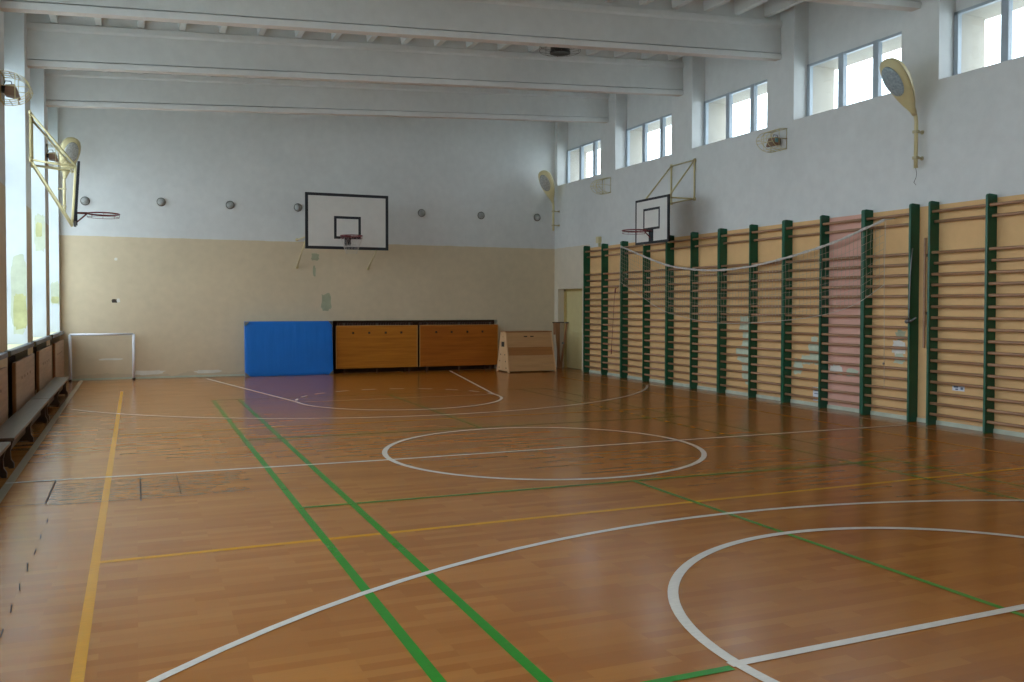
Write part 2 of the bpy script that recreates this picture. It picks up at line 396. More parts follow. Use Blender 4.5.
# back wall with the radiator niche
NX0, NX1, NZ = 4.30, 8.50, 1.245
b = MB(); w = M['wall']
b.box(XLO-0.1, NX0, YB, YB+0.5, 0, TOPZ, w); b.box(NX1, XRO+0.1, YB, YB+0.5, 0, TOPZ, w); b.box(NX0, NX1, YB, YB+0.5, NZ, TOPZ, w)
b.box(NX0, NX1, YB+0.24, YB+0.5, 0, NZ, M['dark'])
def wpatch(cx, cz, rx, rz, seed, m, k): b.flat([(x, YB-0.002-0.0005*k, z) for x, z in blob(cx, cz, rx, rz, seed)], m)
wpatch(3.89, 2.74, 0.09, 0.085, 1, M['patch_green'], 0); wpatch(3.87, 2.41, 0.03, 0.12, 2, M['patch_green'], 0)
wpatch(4.15, 1.69, 0.115, 0.21, 3, M['patch_green'], 0)
wpatch(-0.38, 2.60, 0.03, 0.03, 5, M['patch_white'], 0); wpatch(-0.40, 1.70, 0.07, 0.04, 6, M['hole'], 0)
wpatch(-0.34, 1.71, 0.035, 0.045, 7, M['patch_white'], 1)
wpatch(0.25, 0.13, 0.33, 0.05, 8, M['patch_white'], 0); wpatch(1.5, 0.12, 0.3, 0.035, 9, M['patch_white'], 0); wpatch(-0.5, 0.44, 0.25, 0.02, 10, M['patch_white'], 0)
struct(b.build('wall_back'))
# front wall behind the camera
b = MB(); b.box(XLO-0.1, XRO+0.1, YF-0.3, YF, 0, TOPZ, w); struct(b.build('wall_front'))
# left wall: piers, window openings, parapets under the sills
b = MB()
for k, (a, c) in enumerate(PIERS):
    b.box(XLO-0.12, XL, a, c, 0, TOPZ, w)
for a, c in GAPS:
    b.box(XLO-0.12, XLO, a, c, 0, 1.03, M['wall']); b.box(XLO-0.12, XLO, a, c, 5.10, TOPZ, M['plain'])
    b.box(XLO, XL+0.0, a, c, 1.0, 1.045, M['sill_yellow'])
b.box(XLO-0.12, XL, YF-0.3, PIERS[0][0], 0, TOPZ, w)
# brightly lit faces of the piers inside the openings, painted white, with old paint showing through
for k, (a, c) in enumerate(PIERS):
    b.flat([(x, a-0.0015, z) for x, z in ((XLO+0.002, 1.045), (XL-0.001, 1.045), (XL-0.001, 5.9), (XLO+0.002, 5.9))], M['jamb'])
def jpatch(Y, cx, cz, rx, rz, seed, m, k=0):
    pts = [(min(max(x, XLO+0.01), XL-0.003), Y-0.003-0.0006*k, z) for x, z in blob(cx, cz, rx, rz, seed, 26, 0.12, 0.45)]
    b.flat(pts, m)
jpatch(14.95, -1.575, 1.78, 0.105, 0.56, 21, M['patch_pale']); jpatch(14.95, -1.56, 1.52, 0.085, 0.26, 22, M['patch_yellow'], 1)
jpatch(14.95, -1.575, 2.05, 0.06, 0.14, 23, M['patch_pale'], 2)
jpatch(18.0, -1.555, 2.90, 0.085, 0.33, 24, M['patch_pale']); jpatch(18.0, -1.57, 2.95, 0.05, 0.13, 25, M['patch_yellow'], 1)
jpatch(21.05, -1.545, 1.86, 0.085, 0.24, 26, M['patch_pale']); jpatch(21.05, -1.55, 1.72, 0.07, 0.07, 27, M['patch_yellow'], 1)
jpatch(12.0, -1.60, 2.3, 0.09, 0.4, 28, M['patch_pale'])
struct(b.build('wall_left'))
# right wall
b = MB(); wr = M['wall_right']; DY0, DY1, DZ = 19.62, 20.98, 2.03; SZ = 4.70; HZ = 5.64
b.box(XR, XRO, YF-0.3, DY0, 0, SZ, wr); b.box(XR, XRO, DY1, YB, 0, SZ, wr); b.box(XR, XRO, DY0, DY1, DZ, SZ, wr)
b.box(XRO, XRO+0.56, YF-0.3, YB+0.2, 0, SZ, wr); b.box(XRO, XRO+0.56, YF-0.3, YB+0.2, HZ, TOPZ, M['plain']); b.box(XRO+0.03, XRO+0.62, YF-0.3, YB+0.2, HZ-0.012, HZ, M['exterior'])
for a, c in PIERS:
    b.box(XR, XRO, a, c, SZ, TOPZ, wr); b.box(XRO+0.04, XRO+0.54, a-0.02, c+0.02, SZ, HZ, M['exterior'])
b.box(XR, XRO+0.56, YF-0.3, PIERS[0][0], SZ, TOPZ, wr)
def rpatch(cy_, cz, ry, rz, seed, m, k=0): b.flat([(XR-0.001-0.0003*(seed-30), y, z) for y, z in blob(cy_, cz, ry, rz, seed, 20, 0.3)], m)
for q in [(13.27,1.30,0.14,0.16,31),(13.22,1.0,0.10,0.2,32),(13.3,0.74,0.19,0.14,33),(13.2,0.45,0.12,0.22,34)]: rpatch(*q, M['patch_pale'])
rpatch(11.45, 1.06, 0.07, 0.06, 35, M['patch_pale']); rpatch(11.42, 0.86, 0.15, 0.16, 36, M['patch_pale']); rpatch(11.62, 0.74, 0.13, 0.07, 46, M['patch_pale'])
rpatch(11.83, 0.62, 0.11, 0.12, 37, M['patch_pale']); rpatch(10.95, 0.62, 0.14, 0.075, 38, M['patch_white'], 1); rpatch(10.62, 0.60, 0.13, 0.06, 39, M['patch_pale'])
rpatch(9.68, 1.2, 0.09, 0.07, 40, M['patch_green']); rpatch(9.72, 1.02, 0.12, 0.10, 41, M['patch_white'], 1); rpatch(9.70, 0.86, 0.11, 0.07, 42, M['patch_pale'])
rpatch(17.55, 2.0, 0.1, 0.12, 43, M['patch_pale'])
struct(b.build('wall_right'))
b = MB(); b.rbox(XR-0.018, XR+0.001, YF, 19.23, 0.0, 0.058, M['skirt'], 0.003); struct(b.build('baseboard_right'))
b = MB(); b.rbox(XLO+0.4, NX0-0.01, YB-0.012, YB+0.001, 0, 0.04, M['skirt'], 0.003); struct(b.build('baseboard_back'))

# ceiling slab with its ribs, and the deep I-section beams
b = MB(); pl = M['plain']
x0, x1 = XLO-0.14, XRO+0.56
b.prism([(x0, YF-0.3, zroof(x0)), (x1, YF-0.3, zroof(x1)), (x1, YF-0.3, zroof(x1)+0.2), (x0, YF-0.3, zroof(x0)+0.2)], (0, YB+0.5-YF+0.3, 0), pl)
rx = -1.095
while rx < 10.0:
    z = zroof(rx)
    b.prism([(rx-0.075, YF, z+0.005), (rx+0.075, YF, z+0.005), (rx+0.045, YF, z-0.26), (rx-0.045, YF, z-0.26)], (0, YB-YF, 0), pl)
    rx += 0.606
struct(b.build('ceiling'))
for k, (a, c) in enumerate(PIERS[1:-1]):
    yf = a+0.30; yb = yf+0.20; g0 = 5.375+0.01*(yf-15.3)
    b = MB(); g = lambda x: g0+SL*x
    prof = [(yf+0.02, -0.098), (yb-0.02, -0.098), (yb, -0.02), (yb-0.05, -0.018), (yb-0.05, 0.0), (yb-0.02, 0.005), (yb-0.035, 0.43), (yb, 0.46), (yb, 0.54), (yb-0.05, 0.56), (yb-0.05, 0.84),
            (yf+0.05, 0.84), (yf+0.05, 0.56), (yf, 0.54), (yf, 0.46), (yf+0.035, 0.43), (yf+0.02, 0.005), (yf+0.055, 0.0), (yf+0.055, -0.018), (yf, -0.02)]
    X0, X1 = XL-0.0, XR+0.0
    n = len(prof); vs = [(X0, y, g(X0)+z) for y, z in prof]+[(X1, y, g(X1)+z) for y, z in prof]
    b.add(vs, [list(range(n)), list(range(n, 2*n))[::-1]]+[(i, (i+1) % n, n+(i+1) % n, n+i) for i in range(1, n)], pl)
    b.add([vs[0], vs[1], vs[n+1], vs[n]], [(0, 1, 2, 3)], M['beam_underside'])  # bottom face alone set slightly pinker than the rest of the beam
    struct(b.build('trim_%d' % (k+20)))

# windows
def window(n, xg, y0, y1, z0, z1, mull, zb=()):
    b = MB(); fr = M['frame_white']; t0, t1 = xg-0.035, xg+0.035; s = 0.07
    b.rbox(t0, t1, y0, y0+s, z0, z1, fr, 0.005); b.rbox(t0, t1, y1-s, y1, z0, z1, fr, 0.005)
    b.rbox(t0, t1, y0, y1, z0, z0+s, fr, 0.005); b.rbox(t0, t1, y0, y1, z1-s*0.6, z1, fr, 0.005)
    for y in mull: b.rbox(t0-0.01, t1, y-0.055, y+0.055, z0, z1, fr, 0.005)
    for z in zb: b.rbox(t0-0.005, t1, y0, y1, z-0.04, z+0.04, fr, 0.005)
    o = struct(b.build('window_%d' % n))
    b = MB(); b.box(xg-0.004, xg+0.004, y0+0.02, y1-0.02, z0+0.02, z1-0.02, M['glass']); b.build('pane', o)
for i, (a, c) in enumerate(GAPS):
    window(i+1, XRO+0.005, a, c, SZ, HZ, [c-0.79, c-1.52])
    window(i+21, XLO-0.05, a, c, 1.045, 5.10, [(a+c)/2], [1.9, 3.6])
# metal-edged sills on the left
for k, (a, c) in enumerate(GAPS):
    b = MB(); b.rbox(XL+0.001, XL+0.075, a-0.30, c+0.08, 1.0, 1.062, M['metal_sill'], 0.006)
    b.box(XL+0.001, XL+0.065, a-0.305, a-0.26, 0.99, 1.055, M['olive'])
    struct(b.build('trim_%d' % (k+1)))
# door in the right wall
b = MB(); df = M['doorframe']
b.box(XR+0.17, XRO-0.002, DY1-0.10, DY1-0.001, 0, DZ-0.001, df); b.box(XR+0.17, XRO-0.002, DY0+0.001, DY0+0.09, 0, DZ-0.001, df); b.box(XR+0.17, XRO-0.002, DY0, DY1, DZ-0.06, DZ-0.001, df)
d = struct(b.build('door_1'))
b = MB(); b.rbox(XR+0.195, XR+0.235, DY0+0.09, DY1-0.10, 0.008, DZ-0.06, M['door'], 0.004); b.build('door_leaf', d)
b = MB(); b.tube([(XR+0.195, DY0+0.16, 1.03), (XR+0.15, DY0+0.16, 1.03), (XR+0.15, DY0+0.28, 1.03)], 0.009, M['steel']); b.build('door_handle', d)

# ------------------------------------------------------------------ basketball backboards (local x = width, y = away from wall)
def hoop(label, loc, rz, d, Wd, Ht, zb, trus, zw_lo, zw_hi, zrim, inner, brd, tilt=0.0, net=False, kind='side', rim_r=0.23, trusb=None, low=True):
    t = thing('basketball_hoop', label, 'basketball hoop', loc, rz)
    def R(p):                         # tilt of the board about its bottom edge
        z = p[2]-zb; return (p[0], p[1]+z*math.sin(tilt), zb+z*math.cos(tilt))
    b = MB(); h = Wd/2
    def bb(x0, x1, z0, z1, y0, y1, m):
        vs = [R((x, y, z)) for z in (z0, z1) for y in (y0, y1) for x in (x0, x1)]
        b.add(vs, [(0,2,3,1),(4,5,7,6),(0,1,5,4),(2,6,7,3),(0,4,6,2),(1,3,7,5)], m)
    bb(-h+0.004, h-0.004, zb+0.004, zb+Ht-0.004, d-0.02, d+0.012, M['board_white'])
    for q in ((-h, h, zb, zb+brd), (-h, h, zb+Ht-brd, zb+Ht), (-h, -h+brd, zb+brd, zb+Ht-brd), (h-brd, h, zb+brd, zb+Ht-brd)): bb(*q, d-0.022, d+0.014, M['black'])
    iw, z0, z1, ib = inner
    for q in ((-iw/2, iw/2, z0, z0+ib), (-iw/2, iw/2, z1-ib, z1), (-iw/2, -iw/2+ib, z0+ib, z1-ib), (iw/2-ib, iw/2, z0+ib, z1-ib)): bb(*q, d+0.008, d+0.0135, M['black'])
    b.build('backboard', t)
    # welded tube bracket
    r = 0.016; top = zb+Ht*0.97
    for i, x in enumerate(trus):
        xb = trusb[i] if trusb else x
        b = MB(); mt = M['cream']
        P0, P1 = (x, 0.02, zw_lo), (x, 0.02, zw_hi); yb = d-0.045; ytop = d-0.045+(top-zb)*math.sin(tilt)
        if kind == 'side': b.tube([P0, P1], r*1.1, mt)
        if kind == 'side':
            b.tube([P1, (xb, ytop, top)], r, mt); b.tube([P0, (xb, ytop, top-0.02)], r, mt)
            if low: b.tube([P0, (xb, yb, zb-0.02)], r, mt)
            b.tube([(xb, yb, zb-0.02), (xb, ytop, top)], r, mt)
            b.tube([(x, 0.0, zw_lo), (x, 0.03, zw_lo)], 0.04, mt); b.tube([(x, 0.0, zw_hi), (x, 0.03, zw_hi)], 0.04, mt)
        else:
            b.tube([P0, (x, yb, zb+0.53)], r, mt); b.tube([P1, (x, yb, zw_hi-0.02)], r, mt); b.tube([(x, yb, zb+0.05), (x, yb, top-0.1)], r, mt)
            b.tube([(x, 0, zw_lo), (x, 0.03, zw_lo)], 0.035, mt); b.tube([(x, 0, zw_hi), (x, 0.03, zw_hi)], 0.035, mt)
        b.build('bracket', t)
    mt = M['cream_dull']
    ends = [(0.03, zw_hi), (0.03, zw_lo), (d-0.05, top-0.03)] if kind == 'side' else [(d-0.05, zb+0.3), (d-0.05, top-0.12)]
    for y, z in ends:
        q = trusb if (trusb and y > 0.1) else trus; b = MB(); b.tube([(q[0], y, z), (q[-1], y, z)], r*0.9, mt); b.build('cross_tube', t)
    if low and kind == 'side':
        b = MB(); b.tube([(trus[0], 0.03, zw_lo), (trus[-1], d-0.06, top-0.05)], r*0.7, mt); b.build('cross_tube', t)
    # rim, its carrier and net hooks
    b = MB(); yr = d+0.012+0.15+rim_r
    ring = lambda rr, z: [(rr*math.cos(2*math.pi*k/32), yr+rr*math.sin(2*math.pi*k/32), z) for k in range(32)]
    b.tube(ring(rim_r, zrim), 0.011, M['red'], 6, closed=True)
    b.tube(ring(rim_r-0.004, zrim-0.055), 0.004, M['red'], 5, closed=True)
    for k in range(0, 32, 4):
        p = ring(rim_r, zrim)[k]; q = ring(rim_r-0.004, zrim-0.055)[k]; b.tube([p, q], 0.003, M['red'], 4)
    b.build('rim', t)
    b = MB()
    for s_ in (-1, 1): b.tube([(s_*0.05, d+0.012, zrim), (s_*0.09, yr-rim_r*0.9, zrim)], 0.010, M['red'] if kind == 'side' else M['black'], 6)
    b.tube([(0, d+0.012, zrim-0.15), (0, yr-rim_r*0.99, zrim-0.005)], 0.011 if kind == 'side' else 0.022, M['red'] if kind == 'side' else M['black'], 6)
    b.box(-0.07, 0.07, d+0.011, d+0.03, zrim-0.19 if kind != 'right' else zb+brd, zrim+0.03, M['black'])
    if kind == 'side': b.box(-0.07, 0.07, d+0.011, d+0.018, zb+brd*0.5, zrim, M['black'])
    b.build('rim_carrier', t)
    if net:
        b = MB(); n = 14; rnd = random.Random(8)
        for k in range(n):
            a = 2*math.pi*k/n; a2 = a+2*math.pi/n*1.5; a3 = a
            for s0, s1 in ((a, a2), (a2, a)):
                pts = []
                for j in range(6):
                    f = j/5; aa = s0+(s1-s0)*f; rr = rim_r*(1-0.52*f); pts.append((rr*math.cos(aa), yr+rr*math.sin(aa), zrim-0.05-0.33*f))
                b.tube(pts, 0.0022, M['net_white'], 3)
        b.tube([(0.1*math.cos(2*math.pi*k/12), yr+0.1*math.sin(2*math.pi*k/12), zrim-0.2) for k in range(12)], 0.004, M['net_white'], 3, closed=True)
        b.build('net', t)
    return t
hoop('wide white backboard with black border high on the back wall above the wooden panels', (4.25, YB-0.0015, 0), math.pi, 1.85, 1.81, 1.20, 2.82,
     (-0.90, 0.78), 2.49, 3.13, 3.09, (0.585, 3.045, 3.535, 0.055), 0.062, net=True, kind='back')
hoop('small backboard with red rim on the right wall, standing out over the climbing bars', (XR-0.0015, 14.95, 0), math.pi/2, 0.90, 1.20, 0.88, 2.815,
     (-0.12, 0.70), 3.70, 4.45, 3.05, (0.60, 3.08, 3.50, 0.045), 0.045, tilt=0.0, kind='side', trusb=(-0.52, 0.36), low=False)
hoop('backboard seen edge-on with red rim, held out on cream tubes from the left window pier', (XL+0.025, 15.28, 0), -math.pi/2+0.055, 0.605, 1.20, 0.88, 2.86,
     (-0.30, 0.28), 3.76, 4.45, 3.03, (0.60, 3.10, 3.52, 0.045), 0.045, tilt=0.065, kind='side')

# ------------------------------------------------------------------ climbing wall bars
RZ = [2.90, 2.765, 2.345, 2.20, 2.05, 1.905, 1.757, 1.61, 1.462, 1.317, 1.17, 1.026, 0.877, 0.733, 0.588, 0.441, 0.297, 0.15]
PXF = 9.93
def post_mb(y, z0=0.0, z1=3.045):         # plank on edge, y = its far face
    b = MB(); n = 5; pr = [(PXF+0.012, z0), (XR-0.004, z0), (XR-0.004, z1-0.01), (PXF+0.03, z1), (PXF+0.008, z1-0.012), (PXF, z1-0.03), (PXF, z0+0.02)]
    b.prism([(x, y-0.032, z) for x, z in pr], (0, 0.032, 0), M['green']); return b
def wall_bars(y_posts, label, gapless=None):
    y0, y1 = min(y_posts), max(y_posts)
    t = thing('wall_bars', label, 'wall bars', (XR, (y0+y1)/2, 0), group='green wall bars along the right wall')
    T = Matrix.Translation((-XR, -(y0+y1)/2, 0))
    for y in y_posts: post_mb(y).build('post', t, T)
    proto = {}
    for i, z in enumerate(RZ):
        x = 9.975 if i not in (1, 3) else 10.02
        b = MB(); n = 12; seg_ = []
        for yy in (y0-0.024, y1-0.008):
            seg_.append([(x+0.016*math.cos(2*math.pi*k/10), yy, z+0.021*math.sin(2*math.pi*k/10)) for k in range(10)])
        b.loft(seg_, M['rung']); b.build('rung', t, T)
    return t
PX = [19.24, 18.34, 17.46, 16.50, 15.62, 14.73, 13.85, 12.925, 12.06, 11.165, 10.29, 9.40]
e = 0.034
wall_bars([PX[0], PX[1], PX[2]], 'green and brown wall bars farthest from the camera, beside the door recess')
wall_bars([PX[2]-e, PX[3], PX[4]], 'wall bars behind the right wall backboard, second unit from the door recess')
wall_bars([PX[4]-e, PX[5], PX[6]], 'third wall bar unit from the door recess, just right of the side backboard')
wall_bars([PX[6]-e, PX[7], PX[8]], 'wall bars over the tall pale peeled patch, just left of the pink strip unit')
wall_bars([PX[8]-e, PX[9], PX[10]], 'wall bars whose nearer bay has the pink painted wall behind it')
wall_bars([PX[10]-e, PX[11]], 'narrow single bay of wall bars between the pink wall strip and the bare tan gap')
wall_bars([9.07, 8.18, 7.29], 'nearest wall bars, right of the bare tan gap, with a small paper sticker behind')

# ------------------------------------------------------------------ volleyball net hung along the bars
def interp(pts, y):
    pts = sorted(pts)
    if y <= pts[0][0]: return pts[0][1]
    for i in range(len(pts)-1):
        (a, za), (c, zc) = pts[i], pts[i+1]
        if y <= c:
            # Catmull-Rom between a and c
            p0 = pts[i-1] if i else (2*a-c, 2*za-zc); p3 = pts[i+2] if i+2 < len(pts) else (2*c-a, 2*zc-za)
            t = (y-a)/(c-a); m0 = (zc-p0[1])/(c-p0[0])*(c-a); m1 = (p3[1]-za)/(p3[0]-a)*(c-a)
            return (2*t**3-3*t**2+1)*za+(t**3-2*t**2+t)*m0+(-2*t**3+3*t**2)*zc+(t**3-t**2)*m1
    return pts[-1][1]
NT = [(9.76, 2.86), (10.1, 2.77), (10.9, 2.57), (12.47, 2.335), (13.66, 2.268), (14.6, 2.315), (15.62, 2.46), (17.40, 2.93)]
NBm = [(9.80, 1.92), (10.3, 1.66), (10.9, 1.50), (11.87, 1.38), (13.74, 1.30), (15.5, 1.49), (16.6, 1.85), (17.37, 2.13)]
NXp = 9.885
t = thing('volleyball_net', 'long white-taped volleyball net sagging across the climbing bars', 'net', (NXp, 13.6, 0))
T = Matrix.Translation((-NXp, -13.6, 0))
ys = [9.80+i*(17.36-9.80)/90 for i in range(91)]
b = MB(); rnd = random.Random(5); rings = []
for i, y in enumerate(ys):
    z = interp(NT, y); h = 0.019+0.005*math.sin(i*1.7); xx = NXp+0.004*math.sin(i*0.9)
    rings.append([(xx-0.008, y, z-h), (xx+0.008, y, z-h*0.9), (xx+0.012, y, z), (xx+0.006, y, z+h*0.9), (xx-0.006, y, z+h), (xx-0.012, y, z)])
b.loft(rings, M['net_white']); b.build('top_tape', t, T)
b = MB(); nr = 9
grid = [[(NXp+0.006*math.sin(i*0.4+j), ys[i], interp(NT, ys[i])*(1-j/nr)+interp(NBm, ys[i])*j/nr) for j in range(nr+1)] for i in range(91)]
for i in range(91): b.tube(grid[i], 0.0028, M['net_cord'], 3)
for j in range(1, nr): b.tube([grid[i][j] for i in range(91)], 0.0028, M['net_cord'], 3)
b.build('netting', t, T)
b = MB(); b.tube([grid[i][nr] for i in range(91)], 0.0045, M['cord_light'], 5)
b.build('bottom_cord', t, T)
b = MB(); b.tube([(NXp, 9.77, 2.86), (NXp-0.01, 9.775, 2.3), (NXp, 9.79, 1.9), (NXp, 9.78, 1.2), (NXp, 9.77, 0.44)], 0.0035, M['cord_light'], 5)
b.tube([(NXp, 9.77, 0.80), (NXp-0.012, 9.78, 0.79), (NXp, 9.79, 0.80)], 0.014, M['steel'], 6)
b.tube([(NXp, 9.80, 2.85), (NXp+0.06, 9.66, 2.86)], 0.006, M['cord_light'], 5)
b.build('side_cord', t, T)
b = MB(); b.tube([(NXp, 17.36, 2.93), (NXp-0.005, 17.38, 2.5), (NXp, 17.40, 2.1), (NXp, 17.44, 1.85)], 0.004, M['cord_light'], 5); b.build('side_cord', t, T)
b = MB(); b.tube([(9.955, 17.555, 2.045), (9.87, 17.56, 1.98), (9.86, 17.60, 1.7), (9.865, 17.66, 1.2), (9.86, 17.72, 0.62)], 0.005, M['red'], 5)
b.tube([(9.87, 17.56, 2.0), (9.86, 17.56, 1.9)], 0.016, M['red'], 6); b.tube([(9.86, 17.72, 0.64), (9.86, 17.725, 0.52)], 0.012, M['red'], 6)
tag(b.build('hanging_cord'), 'thin red cord hanging down the second bay of climbing bars from the door', 'cord')

# bits in the bare gap between the last two bar units
b = MB(); b.rbox(10.04, 10.065, 9.215, 9.245, 1.04, 2.56, M['rung'], 0.004); b.box(10.05, XR, 9.22, 9.24, 1.5, 1.54, M['steel']); b.box(10.05, XR, 9.22, 9.24, 2.3, 2.34, M['steel'])
tag(b.build('wooden_stick'), 'slim brown wooden stick fixed upright to the bare tan wall gap between bar units', 'stick')
b = MB(); b.tube([(9.93, 9.33, 2.42), (9.915, 9.33, 2.30), (9.91, 9.345, 2.05), (9.90, 9.35, 1.5), (9.90, 9.35, 1.43)], 0.008, M['greymetal'])
o = tag(b.build('bent_tube'), 'thin pale bent tube hanging on the green post beside the bare gap', 'tube')
b = MB(); b.tube([(9.925, 9.36, 1.42), (9.86, 9.36, 1.40)], 0.03, M['greymetal']); b.tube([(9.89, 9.32, 1.40), (9.89, 9.22, 1.46)], 0.012, M['greymetal']); b.build('clamp', o)

# papers on the wall behind the bars
def paper(label, y0, y1, z0, z1, ink):
    b = MB(); b.box(XR-0.004, XR-0.0015, y0, y1, z0, z1, M['paper']); o = tag(b.build('paper_note'), label, 'paper')
    b = MB()
    for q in ink: b.box(XR-0.005, XR-0.0038, *q, M['ink'])
    if ink: b.build('printed_marks', o)
paper('small bluish sticker on the tan wall behind the nearest wall bars', 8.60, 8.79, 0.49, 0.56, [(8.70, 8.77, 0.53, 0.55), (8.70, 8.74, 0.50, 0.52), (8.62, 8.66, 0.51, 0.54)])
paper('white paper sheet low on the tan wall left of the pink strip', 11.30, 11.47, 0.09, 0.31, [(11.33, 11.44, 0.2, 0.212), (11.33, 11.44, 0.25, 0.258)])

# ------------------------------------------------------------------ street-lamp style floodlights on side walls
def cobra(label, x0, y0, s, lens, yaw=0.0, lean=(0.60, 0.80)):
    t = thing('wall_floodlight', label, 'lamp', (x0, y0, 0))
    wd = abs((XR if s > 0 else XL)-x0)
    dr = Vector((-s*math.cos(yaw), -math.sin(yaw), 0))            # the way the head leans
    b = MB(); b.tube([(0, 0, 3.53), (0, 0, 4.16), dr*0.012+Vector((0, 0, 4.24)), dr*0.05+Vector((0, 0, 4.31))], 0.027, M['cream'], 10); b.build('pole', t)
    for z in (3.67, 4.03):
        b = MB(); b.rbox(-0.036, 0.036, -0.036, 0.036, z-0.02, z+0.02, M['cream_dull'], 0.006); b.tube([(0, 0, z), (s*(wd-0.005), 0, z)], 0.014, M['cream_dull']); b.tube([(s*(wd-0.012), 0, z), (s*(wd-0.001), 0, z)], 0.03, M['cream_dull']); b.build('clamp', t)
    a = (dr*lean[0]+Vector((0, 0, lean[1]))).normalized(); n = (dr*a.z+Vector((0, 0, -lean[0]))).normalized(); yv = a.cross(n).normalized(); o0 = Vector((0, 0, 4.26))+dr*0.03
    n = yv.cross(a).normalized()
    if n.dot(dr) < 0: n = -n
    L = 0.88
    st = [(0.0, .035, .035, .03), (.06, .04, .04, .035), (.12, .06, .05, .045), (.22, .105, .075, .06), (.35, .15, .11, .075), (.5, .185, .14, .085), (.65, .20, .155, .085), (.8, .19, .15, .08), (.9, .16, .12, .07), (.97, .10, .08, .05), (1.0, .03, .03, .02)]
    b = MB(); rings = []
    for q, wv, back, frt in st:
        c = o0+a*q*L; ring = []
        for k in range(20):
            th = 2*math.pi*k/20; cs, sn = math.cos(th), math.sin(th)
            ring.append(c+yv*wv*cs+n*(frt*sn if sn > 0 else back*sn))
        rings.append(ring)
    b.loft(rings, M['cream'])
    fl = [o0+a*q*L+yv*wv*1.02*sg for sg, lst in ((1, st), (-1, st[::-1])) for q, wv, _, _ in lst]
    b.tube(fl, 0.008, M['cream_dull'], 5, closed=True)
    b.build('lamp_housing', t)
    b = MB(); cen = o0+a*0.655*L; rings = []
    for rr, dd in ((1.0, 0.072), (0.98, 0.084), (0.85, 0.092), (0.6, 0.102), (0.3, 0.108), (0.05, 0.11)):
        rings.append([cen+a*(0.23*rr*math.cos(2*math.pi*k/24))+yv*(0.145*rr*math.sin(2*math.pi*k/24))+n*dd for k in range(24)])
    b.loft(rings, lens); b.build('lens', t)
    b = MB(); b.tube([o0+a*0.02+n*-0.03, o0+a*0.16+n*-0.06], 0.022, M['cream_dull']); b.build('neck_clamp', t)
    return t
t = cobra('nearest cream floodlight on the right wall, beside the high windows, wire dangling below', XR-0.12, 9.34, 1, M['lens_pale'])
b = MB(); b.tube([(0, 0, 3.53), (0.02, 0, 3.46), (-0.0, -0.01, 3.40), (-0.03, 0, 3.33), (0.02, 0.01, 3.30)], 0.004, M['cap_dark'], 5); b.build('loose_wire', t)
cobra('cream floodlight in the far right corner, above the door recess', XR-0.17, 20.92, 1, M['lens'], 0.55, (0.52, 0.85))
cobra('cream floodlight in the far left corner, behind the edge-on backboard', XL+0.12, 20.92, -1, M['lens'], 1.12, (0.45, 0.89))

# ------------------------------------------------------------------ wire guard cages
def cage(label, wall_x, yc, zc, s, hw=0.17, hh=0.17, dp=0.32):
    t = thing('wire_cage', label, 'wire cage', (wall_x, yc, zc))
    m = M['cream']; b = MB()
    prof = [(0, hh), (0.10, hh*0.98), (0.18, hh*0.88), (0.25, hh*0.66), (0.30, hh*0.34), (dp, 0), (0.30, -hh*0.34), (0.25, -hh*0.66), (0.18, -hh*0.88), (0.10, -hh*0.98), (0, -hh)]
    for k in range(4):
        y = -hw+2*hw*k/3; b.tube([(-s*x, y, z) for x, z in prof], 0.005, m, 5)
    for i in (1, 2, 4, 5, 6, 8, 9):
        x, z = prof[i]; b.tube([(-s*x, -hw, z), (-s*x, hw, z)], 0.0045, m, 5)
    for y in (-hw, hw): b.tube([(-s*0.0, y, 0), (-s*dp, y, 0)], 0.0045, m, 5); b.tube([(-s*0.16, y, hh*0.9), (-s*0.16, y, -hh*0.9)], 0.0045, m, 5)
    b.build('wire_guard', t)
    b = MB(); b.tube([(-s*0.008, y, z) for y, z in ((-hw, -hh), (hw, -hh), (hw, hh), (-hw, hh))], 0.009, m, 5, closed=True); b.build('wall_frame', t)
    return t
def boxlamp(label, wall_x, yc, zc, s, teal=False):
    t = thing('boxy_lamp', label, 'lamp', (wall_x, yc, zc))
    b = MB(); pr = [(0.05, 0.03), (0.15, 0.04), (0.20, -0.10), (0.17, -0.11), (0.04, -0.085)]
    b.prism([(-s*x, -0.09, z) for x, z in pr], (0, 0.18, 0), M['box_brown']); b.build('housing', t)
    b = MB(); b.rbox(-s*0.0, -s*0.06, -0.05, 0.05, -0.05, 0.03, M['black'], 0.008); b.build('mounting_block', t)
    b = MB(); b.tube([(-s*0.02, 0, 0.03), (-s*0.04, 0, 0.09), (-s*0.10, 0.02, 0.095), (-s*0.11, 0.02, 0.05), (-s*0.10, 0.02, 0.03)], 0.006, M['black'], 6); b.build('cable', t)
    if teal:
        b = MB(); b.rbox(-s*0.10, -s*0.16, -0.105, -0.088, -0.05, 0.02, M['box_teal'], 0.004); b.build('glass', t)
    return t
cage('cream wire cage with a brown box lamp in it on the near left pier', XL, 12.42, 4.235, -1)
boxlamp('brown boxy lamp with black cable inside the near left cage', XL, 12.42, 4.235, -1)
cage('far wire cage on the left piers, half hidden behind the tube bracket', XL, 18.35, 4.34, -1)
boxlamp('brown boxy lamp inside the far left cage behind the tube bracket', XL, 18.35, 4.34, -1)
cage('wire cage with a brown box lamp, below the high windows on the right wall', XR, 12.36, 4.42, 1, hw=0.2)
boxlamp('brown boxy lamp with teal glass inside the nearer right wall cage', XR, 12.36, 4.42, 1, True)
cage('empty cream wire cage high on the right wall near the far corner', XR, 18.40, 4.38, 1, hw=0.2)

